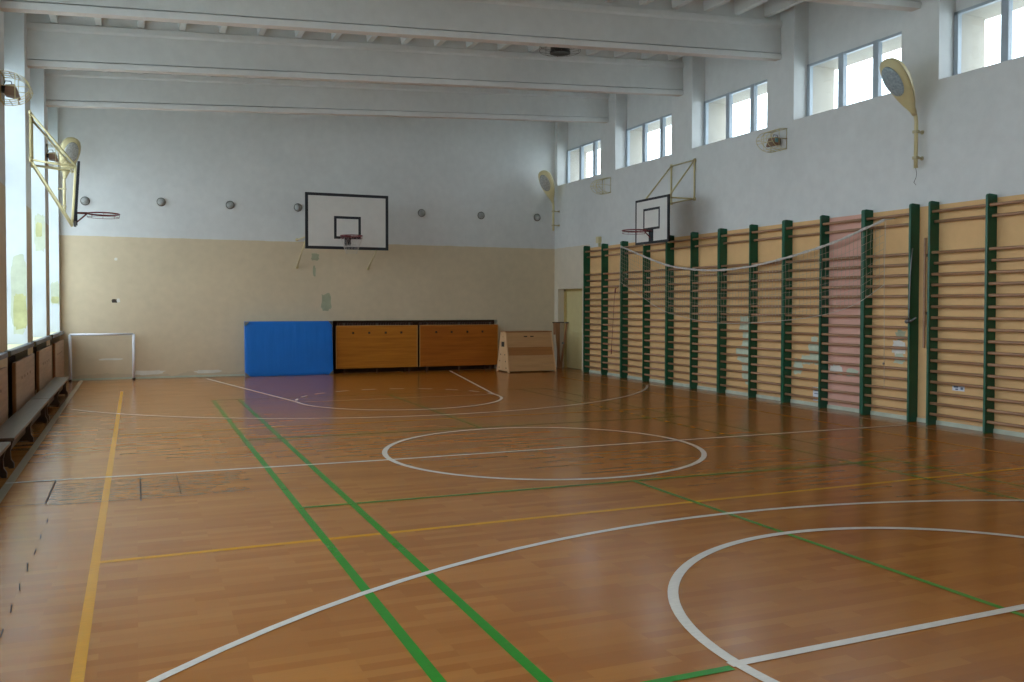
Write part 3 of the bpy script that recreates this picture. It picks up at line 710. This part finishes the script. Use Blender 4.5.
# black ceiling lamp in its wire guard
t = thing('ceiling_lamp', 'black drum lamp in a thin wire guard hanging under the ceiling ribs', 'lamp', (6.86, 14.2, 0))
zt = zroof(6.86)-0.22
b = MB(); b.loft([[(r*math.cos(2*math.pi*k/28), r*math.sin(2*math.pi*k/28), z) for k in range(28)] for r, z in ((0.10, 6.25), (0.165, 6.22), (0.165, 6.045), (0.18, 6.04), (0.18, 6.01), (0.16, 6.005), (0.12, 6.02))], M['lamp_black']); b.build('drum', t)
b = MB(); b.tube([(0, 0, 6.24), (0, 0, zt+0.22)], 0.02, M['lamp_black']); b.build('stem', t)
b = MB()
for k in range(10):
    a = 2*math.pi*k/10; b.tube([(0.36*math.cos(a), 0.36*math.sin(a), zt-0.01), (0.36*math.cos(a), 0.36*math.sin(a), 6.05), (0.02*math.cos(a), 0.02*math.sin(a), 5.99)], 0.003, M['cap_dark'], 4)
for z in (6.27, 6.16, 6.05): b.tube([(0.36*math.cos(2*math.pi*k/24), 0.36*math.sin(2*math.pi*k/24), z) for k in range(24)], 0.003, M['cap_dark'], 4, closed=True)
b.build('wire_guard', t)

# ------------------------------------------------------------------ round vents along the back wall
spots = [(-0.97, 3.826, 'round grey wall vent furthest left, just right of the edge-on backboard'),
         (0.54, 3.873, 'round grey wall vent second from the left corner'),
         (1.99, 3.871, 'round pale grey wall vent midway between left corner and wide backboard'),
         (3.50, 3.880, 'round wall vent touching the left edge of the wide backboard'),
         (6.487, 3.874, 'dark round wall vent just right of the wide backboard'),
         (8.047, 3.874, 'dark round wall vent second to the right of the wide backboard'),
         (9.595, 3.884, 'dark round wall vent nearest the far right corner, beside the floodlight')]
first = None
for x, z, lb in spots:
    if first is None:
        b = MB(); ring = lambda r, y: [(r*math.cos(2*math.pi*k/20), y, r*math.sin(2*math.pi*k/20)) for k in range(20)]
        first = thing('round_wall_vent', lb, 'vent', (x, YB, z), group='round vents along the back wall')
        b.loft([ring(0.095, 0), ring(0.095, -0.015), ring(0.085, -0.02)], M['cap_dark']); b.build('base_ring', first)
        b = MB(); b.loft([ring(0.08, -0.02), ring(0.075, -0.05), ring(0.055, -0.075), ring(0.02, -0.088)], M['cap']); b.build('dome', first)
    else:
        c = copy_tree(first); c.location = (x, YB, z); c['label'] = lb

# small siren box over the far wall bars
t = thing('siren_box', 'small cream box mounted on the right wall just above the farthest wall bars', 'alarm', (XR, 18.7, 3.1))
b = MB(); b.rbox(-0.09, 0, -0.07, 0.07, -0.02, 0.13, M['cream'], 0.015); b.build('housing', t)
b = MB(); b.rbox(-0.05, 0, -0.03, 0.03, -0.11, -0.02, M['cream_dull'], 0.006); b.build('stem', t)

# ------------------------------------------------------------------ small goal
t = thing('small_goal', 'small white tubular goal standing against the back wall in the left corner', 'goal', (-0.66, 21.0, 0))
for s_ in (-1, 1):
    b = MB(); b.tube([(s_*0.62, 0, 0.0), (s_*0.62, 0, 0.985)], 0.025, M['tube_white'], 10); b.build('goal_post', t)
b = MB(); b.tube([(-0.62, 0, 0.985), (0.62, 0, 0.985)], 0.025, M['tube_white'], 10); b.build('crossbar', t)
for s_ in (-1, 1):
    b = MB(); b.tube([(s_*0.62, 0, 0.97), (s_*0.60, 0.14, 0.93), (s_*0.60, 0.15, 0.02), (s_*0.62, 0.0, 0.015)], 0.012, M['tube_white'], 8); b.build('rear_stay', t)
for s_ in (-1, 1):
    b = MB(); b.tube([(s_*0.62, 0, 0.0), (s_*0.62, 0, 0.04)], 0.031, M['black'], 10); b.build('foot_cap', t)

# ------------------------------------------------------------------ blue mat leaning on the wall
t = thing('gym_mat', 'large blue vinyl gym mat stood on edge against the back wall', 'gym mat', (3.25, 20.93, 0))
b = MB(); nx, nz_ = 40, 26; Wm, Hm, Dm = 0.985, 1.238, 0.12
rnd = random.Random(3); g = []
for j in range(nz_+1):
    row = []
    for i in range(nx+1):
        u, v = i/nx, j/nz_; x = -Wm+2*Wm*u; z = 0.004+Hm*v
        edge = min(u, 1-u, v, 1-v); puff = 0.010*min(1, edge*30)**0.5
        fold = 0.0035*math.sin(u*62+math.sin(v*5)*0.8)*max(0, v-0.45)*1.6*min(1, edge*10)*(1 if u > 0.12 else u*8)
        f2 = 0.004*math.sin((v*0.9+u*0.4)*40)*max(0, u-0.75)*3*min(1, edge*10)
        lean = 0.10*v
        row.append((x, -0.10+lean-puff+fold+f2+0.02, z))
    g.append(row)
vs = [p for r in g for p in r]; fs = [(j*(nx+1)+i, j*(nx+1)+i+1, (j+1)*(nx+1)+i+1, (j+1)*(nx+1)+i) for j in range(nz_) for i in range(nx)]
o_ = len(vs); back = [(x, 0.05+0.10*(z/Hm), z) for (x, z) in ((-Wm, 0.004), (Wm, 0.004), (Wm, Hm+0.004), (-Wm, Hm+0.004))]
vs2 = vs+back
fs.append((o_, o_+3, o_+2, o_+1))
bot = list(range(nx+1)); top = [nz_*(nx+1)+i for i in range(nx+1)]; lf = [j*(nx+1) for j in range(nz_+1)]; rg = [j*(nx+1)+nx for j in range(nz_+1)]
fs += [bot[::-1]+[o_, o_+1], top+[o_+2, o_+3], lf+[o_+3, o_], rg[::-1]+[o_+1, o_+2]]
nf = nx*nz_; b.add(vs, fs[:nf], M['bluemat'], True); b.add(vs2, fs[nf:], M['bluemat'], False); mo = b.build('mat_body', t)
def ymat(x, z): return -0.10+0.10*(z/Hm)+0.022
for sx in (-1, 1):
    for tp in (0, 1):
        z0 = Hm if tp else 0.004; dz = -0.10 if tp else 0.10
        pts = [(sx*(Wm+0.004), ymat(0, z0), z0), (sx*(Wm-0.10), ymat(0, z0)-0.026, z0), (sx*(Wm+0.004), ymat(0, z0+dz)-0.008, z0+dz)]
        b = MB(); b.prism([Vector(p)+Vector((0, -0.030, 0)) for p in pts], (0, 0.06, 0), M['corner']); b.build('corner_patch', t)

# ------------------------------------------------------------------ radiators and their wooden covers
def radiator(label, x0, x1, yc, z0, z1, group=None):
    t = thing('radiator', label, 'radiator', ((x0+x1)/2, yc, 0), group=group); L = x1-x0; n = int(L/0.062)
    b = MB()
    for i in range(n):
        x = -L/2+0.03+i*(L-0.06)/(n-1); b.rbox(x-0.022, x+0.022, -0.05, 0.05, z0, z1, M['radiator'], 0.012)
    b.build('fins', t)
    b = MB(); b.tube([(-L/2, 0, z1-0.08), (L/2, 0, z1-0.08)], 0.02, M['radiator']); b.tube([(-L/2, 0, z0+0.08), (L/2, 0, z0+0.08)], 0.02, M['radiator']); b.build('pipe', t)
    b = MB()
    for s_ in (-1, 1): b.box(s_*L*0.4-0.02, s_*L*0.4+0.02, -0.04, 0.04, 0, z0+0.02, M['radiator'])
    b.build('foot', t); return t
radiator('dark radiator in the niche behind the left wooden panel of the back wall', 4.42, 6.30, YB+0.13, 0.14, 1.19)
radiator('dark radiator in the niche behind the right wooden panel of the back wall', 6.45, 8.40, YB+0.13, 0.14, 1.19)
def cover(label, x0, x1, mt):
    t = thing('radiator_cover', label, 'radiator cover', ((x0+x1)/2, 21.0, 0)); L = (x1-x0)/2
    # board with four finger holes, built as strips around them
    b = MB(); z0, z1, zh, r = 0.115, 1.13, 0.955, 0.026; hx = [-0.585*L/0.99, -0.2*L/0.99, 0.2*L/0.99, 0.585*L/0.99]
    y0, y1 = 0.02, 0.055
    b.box(-L, L, y0, y1, z0, zh-r, mt); b.box(-L, L, y0, y1, zh+r, z1, mt)
    xs = [-L]+[v for h in hx for v in (h-r, h+r)]+[L]
    for i in range(0, len(xs), 2): b.box(xs[i], xs[i+1], y0, y1, zh-r, zh+r, mt)
    b.box(L-0.018, L+0.001, y0-0.002, y1, z0, z1, M['cover_edge']); b.box(-L-0.001, -L+0.012, y0-0.002, y1, z0, z1, M['cover_edge'])
    b.box(-L, L, y0-0.001, y1, z1-0.012, z1+0.001, M['cover_edge'])
    b.build('board', t)
    for x in (-L*0.8, 0, L*0.8):
        b = MB(); b.box(x-0.015, x+0.015, 0.05, 0.27, 1.09, 1.115, M['steel']); b.box(x-0.015, x+0.015, 0.056, 0.068, z0, z1+0.06, M['steel']); b.build('bracket', t)
        b = MB(); b.box(x-0.02, x+0.02, 0.03, 0.055, 0.0, z0, M['dark']); b.build('support_foot', t)
    # holes are dark sleeves
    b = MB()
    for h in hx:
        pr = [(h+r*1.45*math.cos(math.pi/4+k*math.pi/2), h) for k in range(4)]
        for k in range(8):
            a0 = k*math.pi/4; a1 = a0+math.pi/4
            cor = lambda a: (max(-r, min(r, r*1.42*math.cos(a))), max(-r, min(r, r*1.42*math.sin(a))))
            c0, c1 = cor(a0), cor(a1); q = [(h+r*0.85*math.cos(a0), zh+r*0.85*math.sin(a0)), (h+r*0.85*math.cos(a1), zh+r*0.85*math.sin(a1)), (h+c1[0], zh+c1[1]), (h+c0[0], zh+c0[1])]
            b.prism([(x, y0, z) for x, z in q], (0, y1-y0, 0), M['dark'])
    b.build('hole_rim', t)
    return t
cover('orange varnished wooden panel with four holes, right beside the blue mat', 4.34, 6.33, M['cover'])
cover('reddish varnished wooden panel with four holes, left of the vaulting box', 6.385, 8.44, M['cover_red'])
# left wall: radiators in the niches and tall slabs before them
lefts = [(6.85, 9.0, 'radiator cover slab nearest the camera below the left windows', 'dark radiator behind the nearest slab on the left'),
         (9.85, 12.0, 'pinkish wooden slab cut by the left edge of the picture, behind the long bench', 'dark radiator behind the slab cut by the left picture edge'),
         (12.82, 15.05, 'broad worn wooden slab with four holes, behind the middle low bench', 'dark radiator above which the broad worn left slab stands'),
         (15.78, 18.05, 'worn wooden slab between two left piers, behind the far long bench', 'dark radiator behind the slab at the middle of the far bench'),
         (18.82, 20.98, 'farthest left wooden slab, beside the small white goal', 'dark radiator behind the farthest left slab, beside the goal')]
for k, (y0, y1, lb, lr) in enumerate(lefts):
    t = thing('radiator_cover', lb, 'radiator cover', (-1.39, (y0+y1)/2, 0)); L = (y1-y0)/2
    b = MB(); b.rbox(-0.040, 0.0, -L, L, 0.07, 0.895, M['cover_left'], 0.004); b.build('board', t)
    b = MB(); b.rbox(-0.045, -0.008, -L-0.012, -L+0.001, 0.07, 0.89, M['cover_left_edge'], 0.003); b.build('edge_strip', t)
    b = MB(); b.rbox(-0.052, -0.003, L-0.001, L+0.02, 0.07, 0.88, M['cover_left_edge'], 0.003); b.build('edge_strip', t)
    for i in range(4):
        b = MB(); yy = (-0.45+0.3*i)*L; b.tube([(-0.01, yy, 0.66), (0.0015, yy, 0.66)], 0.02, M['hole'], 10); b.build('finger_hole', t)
    for yy in (-L*0.7, L*0.7):
        b = MB(); b.box(-0.044, -0.010, yy-0.03, yy+0.03, 0, 0.075, M['bench_dark']); b.build('foot', t)
    a, c = [g_ for g_ in GAPS if g_[0] < (y0+y1)/2 < g_[1]][0]
    r = radiator(lr, -(c-a)/2+0.05, (c-a)/2-0.05, 0, 0.12, 0.88); r.location = (XLO+0.15, (a+c)/2, 0); r.rotation_euler = (0, 0, math.pi/2)

# ------------------------------------------------------------------ benches
def bench(label, y0, y1):
    t = thing('gym_bench', label, 'bench', (-1.225, (y0+y1)/2, 0)); L = (y1-y0)/2
    b = MB(); b.rbox(-0.125, 0.12, -L, L, 0.288, 0.32, M['bench'], 0.006); b.build('seat', t)
    b = MB(); b.rbox(-0.025, 0.02, -L+0.1, L-0.1, 0.11, 0.2, M['bench_dark'], 0.006); b.build('rail', t)
    for y in (-L+0.14, 0.0, L-0.14):
        b = MB(); pr = [(-0.10, 0.0), (-0.06, 0.0), (-0.045, 0.02), (0.045, 0.02), (0.06, 0.0), (0.10, 0.0), (0.10, 0.05), (0.075, 0.09), (0.07, 0.18), (0.09, 0.25), (0.10, 0.288), (-0.10, 0.288), (-0.09, 0.25), (-0.07, 0.18), (-0.075, 0.09), (-0.10, 0.05)]
        b.prism([(x, y-0.025, z) for x, z in pr], (0, 0.05, 0), M['bench_dark']); b.build('leg', t)
bench('far long low wooden bench, reaching the small goal in the left corner', 13.98, 18.0)
bench('middle low wooden bench along the left wall, its near end at the floor hatch', 9.98, 13.95)
bench('nearest low wooden bench, only its end showing at the left picture edge', 5.75, 9.72)

# ------------------------------------------------------------------ vaulting box
t = thing('vaulting_box', 'light pine vaulting box with sloping sides standing before the back wall', 'vaulting box', (8.84, 20.15, 0))
HX0, HX1, HY, TX0, TX1, TY, Hh = -0.63, 0.63, 0.38, -0.615, 0.61, 0.14, 0.985
lerp = lambda a, c, f: a+(c-a)*f
bands = [(0.035, 0.20, 'pine_dark'), (0.205, 0.40, 'pine'), (0.405, 0.60, 'pine'), (0.405, 0.405, 'pine'), (0.605, 0.78, 'pine'), (0.785, 0.93, 'pine')]
bands = [(0.03, 0.19, 'pine'), (0.194, 0.40, 'pine'), (0.404, 0.60, 'pine_dark'), (0.604, 0.78, 'pine'), (0.784, 0.955, 'pine')]
for s_ in (-1, 1):
    b = MB()
    for z0, z1, mk in bands:
        q = []
        f0, f1 = z0/Hh, z1/Hh
        pts = [(lerp(HX0, TX0, f0)+0.02, s_*lerp(HY, TY, f0), z0), (lerp(HX1, TX1, f0)-0.02, s_*lerp(HY, TY, f0), z0), (lerp(HX1, TX1, f1)-0.02, s_*lerp(HY, TY, f1), z1), (lerp(HX0, TX0, f1)+0.02, s_*lerp(HY, TY, f1), z1)]
        b.prism(pts, (0, -s_*0.022, 0), M[mk])
    b.build('side_panel', t)
    b = MB(); f = 0.87
    for xx in (-0.10, 0.07): b.rbox(xx-0.045, xx+0.045, s_*lerp(HY, TY, f)-0.002, s_*(lerp(HY, TY, f)+0.002)+s_*0.003, f*Hh-0.012, f*Hh+0.012, M['hole'], 0.001)
    b.build('hand_slot', t)
for s_, hx, tx in ((-1, HX0, TX0), (1, HX1, TX1)):
    b = MB()
    y = lambda z: lerp(HY, TY, z/Hh)
    pr = [(-y(0)-0.015, 0.0), (-y(0)+0.07, 0.0), (-y(0)+0.10, 0.03), (y(0)-0.10, 0.03), (y(0)-0.07, 0.0), (y(0)+0.015, 0.0), (y(Hh)+0.01, Hh-0.02), (-y(Hh)-0.01, Hh-0.02)]
    vs = [(lerp(hx, tx, z/Hh), yy, z) for yy, z in pr]; vs2 = [(x-s_*0.03, yy, z) for x, yy, z in vs]; n = len(pr)
    b.add(vs+vs2, [list(range(n)), list(range(n, 2*n))[::-1]]+[(i, (i+1) % n, n+(i+1) % n, n+i) for i in range(n)], M['pine_end'])
    b.build('end_panel', t)
    for z, off in ((0.10, 0.22), (0.26, 0.18), (0.42, 0.13)):
        for q in (-1, 1):
            b = MB(); x = lerp(hx, tx, z/Hh); b.tube([(x-s_*0.004, q*off, z), (x+s_*0.006, q*off, z)], 0.016, M['hole'], 8); b.build('bolt', t)
    b = MB(); x = lerp(hx, tx, 0.8/Hh); b.tube([(x-s_*0.004, 0, 0.85), (x+s_*0.006, 0, 0.85)], 0.012, M['cover_left_edge'], 8)
    b.build('bolt', t)
    b = MB(); x = lerp(hx, tx, 0.62/Hh); b.rbox(min(x, x+s_*0.006), max(x, x+s_*0.006), -0.085, 0.085, 0.61, 0.73, M['hole'], 0.001); b.build('square_hole', t)
b = MB(); b.rbox(TX0-0.01, TX1+0.01, -TY-0.02, TY+0.02, 0.958, 0.985, M['pine_dark'], 0.01); b.build('top', t)

# folded wooden stand in the corner
t = thing('folded_stand', 'folded wooden stand leaning in the right corner behind the vaulting box', 'wooden stand', (10.04, 20.72, 0))
def plank(p0, p1, w, th, m, nm):
    b = MB(); a = Vector(p0); c = Vector(p1)
    b.prism([(a.x-w/2, a.y, a.z), (a.x+w/2, a.y, a.z), (c.x+w/2, c.y, c.z), (c.x-w/2, c.y, c.z)], (0, th, 0), m); return b.build(nm, t)
plank((0.0, 0.0, 0.0), (-0.09, 0.10, 1.17), 0.055, 0.03, M['stand'], 'leg'); plank((0.01, -0.02, 0.0), (0.20, 0.02, 1.16), 0.045, 0.03, M['stand'], 'leg')
plank((0.0, 0.10, 0.0), (0.02, 0.14, 1.17), 0.07, 0.03, M['stand'], 'leg')
b = MB(); b.prism([(-0.135, 0.11, 0.86), (0.03, 0.11, 0.86), (0.05, 0.12, 1.16), (-0.14, 0.12, 1.16)], (0, 0.02, 0), M['stand']); b.build('panel', t)
b = MB(); b.rbox(0.14, 0.24, 0.0, 0.05, 1.15, 1.185, M['greymetal'], 0.006); b.rbox(0.05, 0.09, -0.03, 0.02, 0.62, 0.67, M['greymetal'], 0.004); b.build('hinge', t)
b = MB(); b.rbox(-0.16, 0.16, 0.10, 0.15, 1.16, 1.185, M['bench_dark'], 0.004); b.build('top_rail', t)
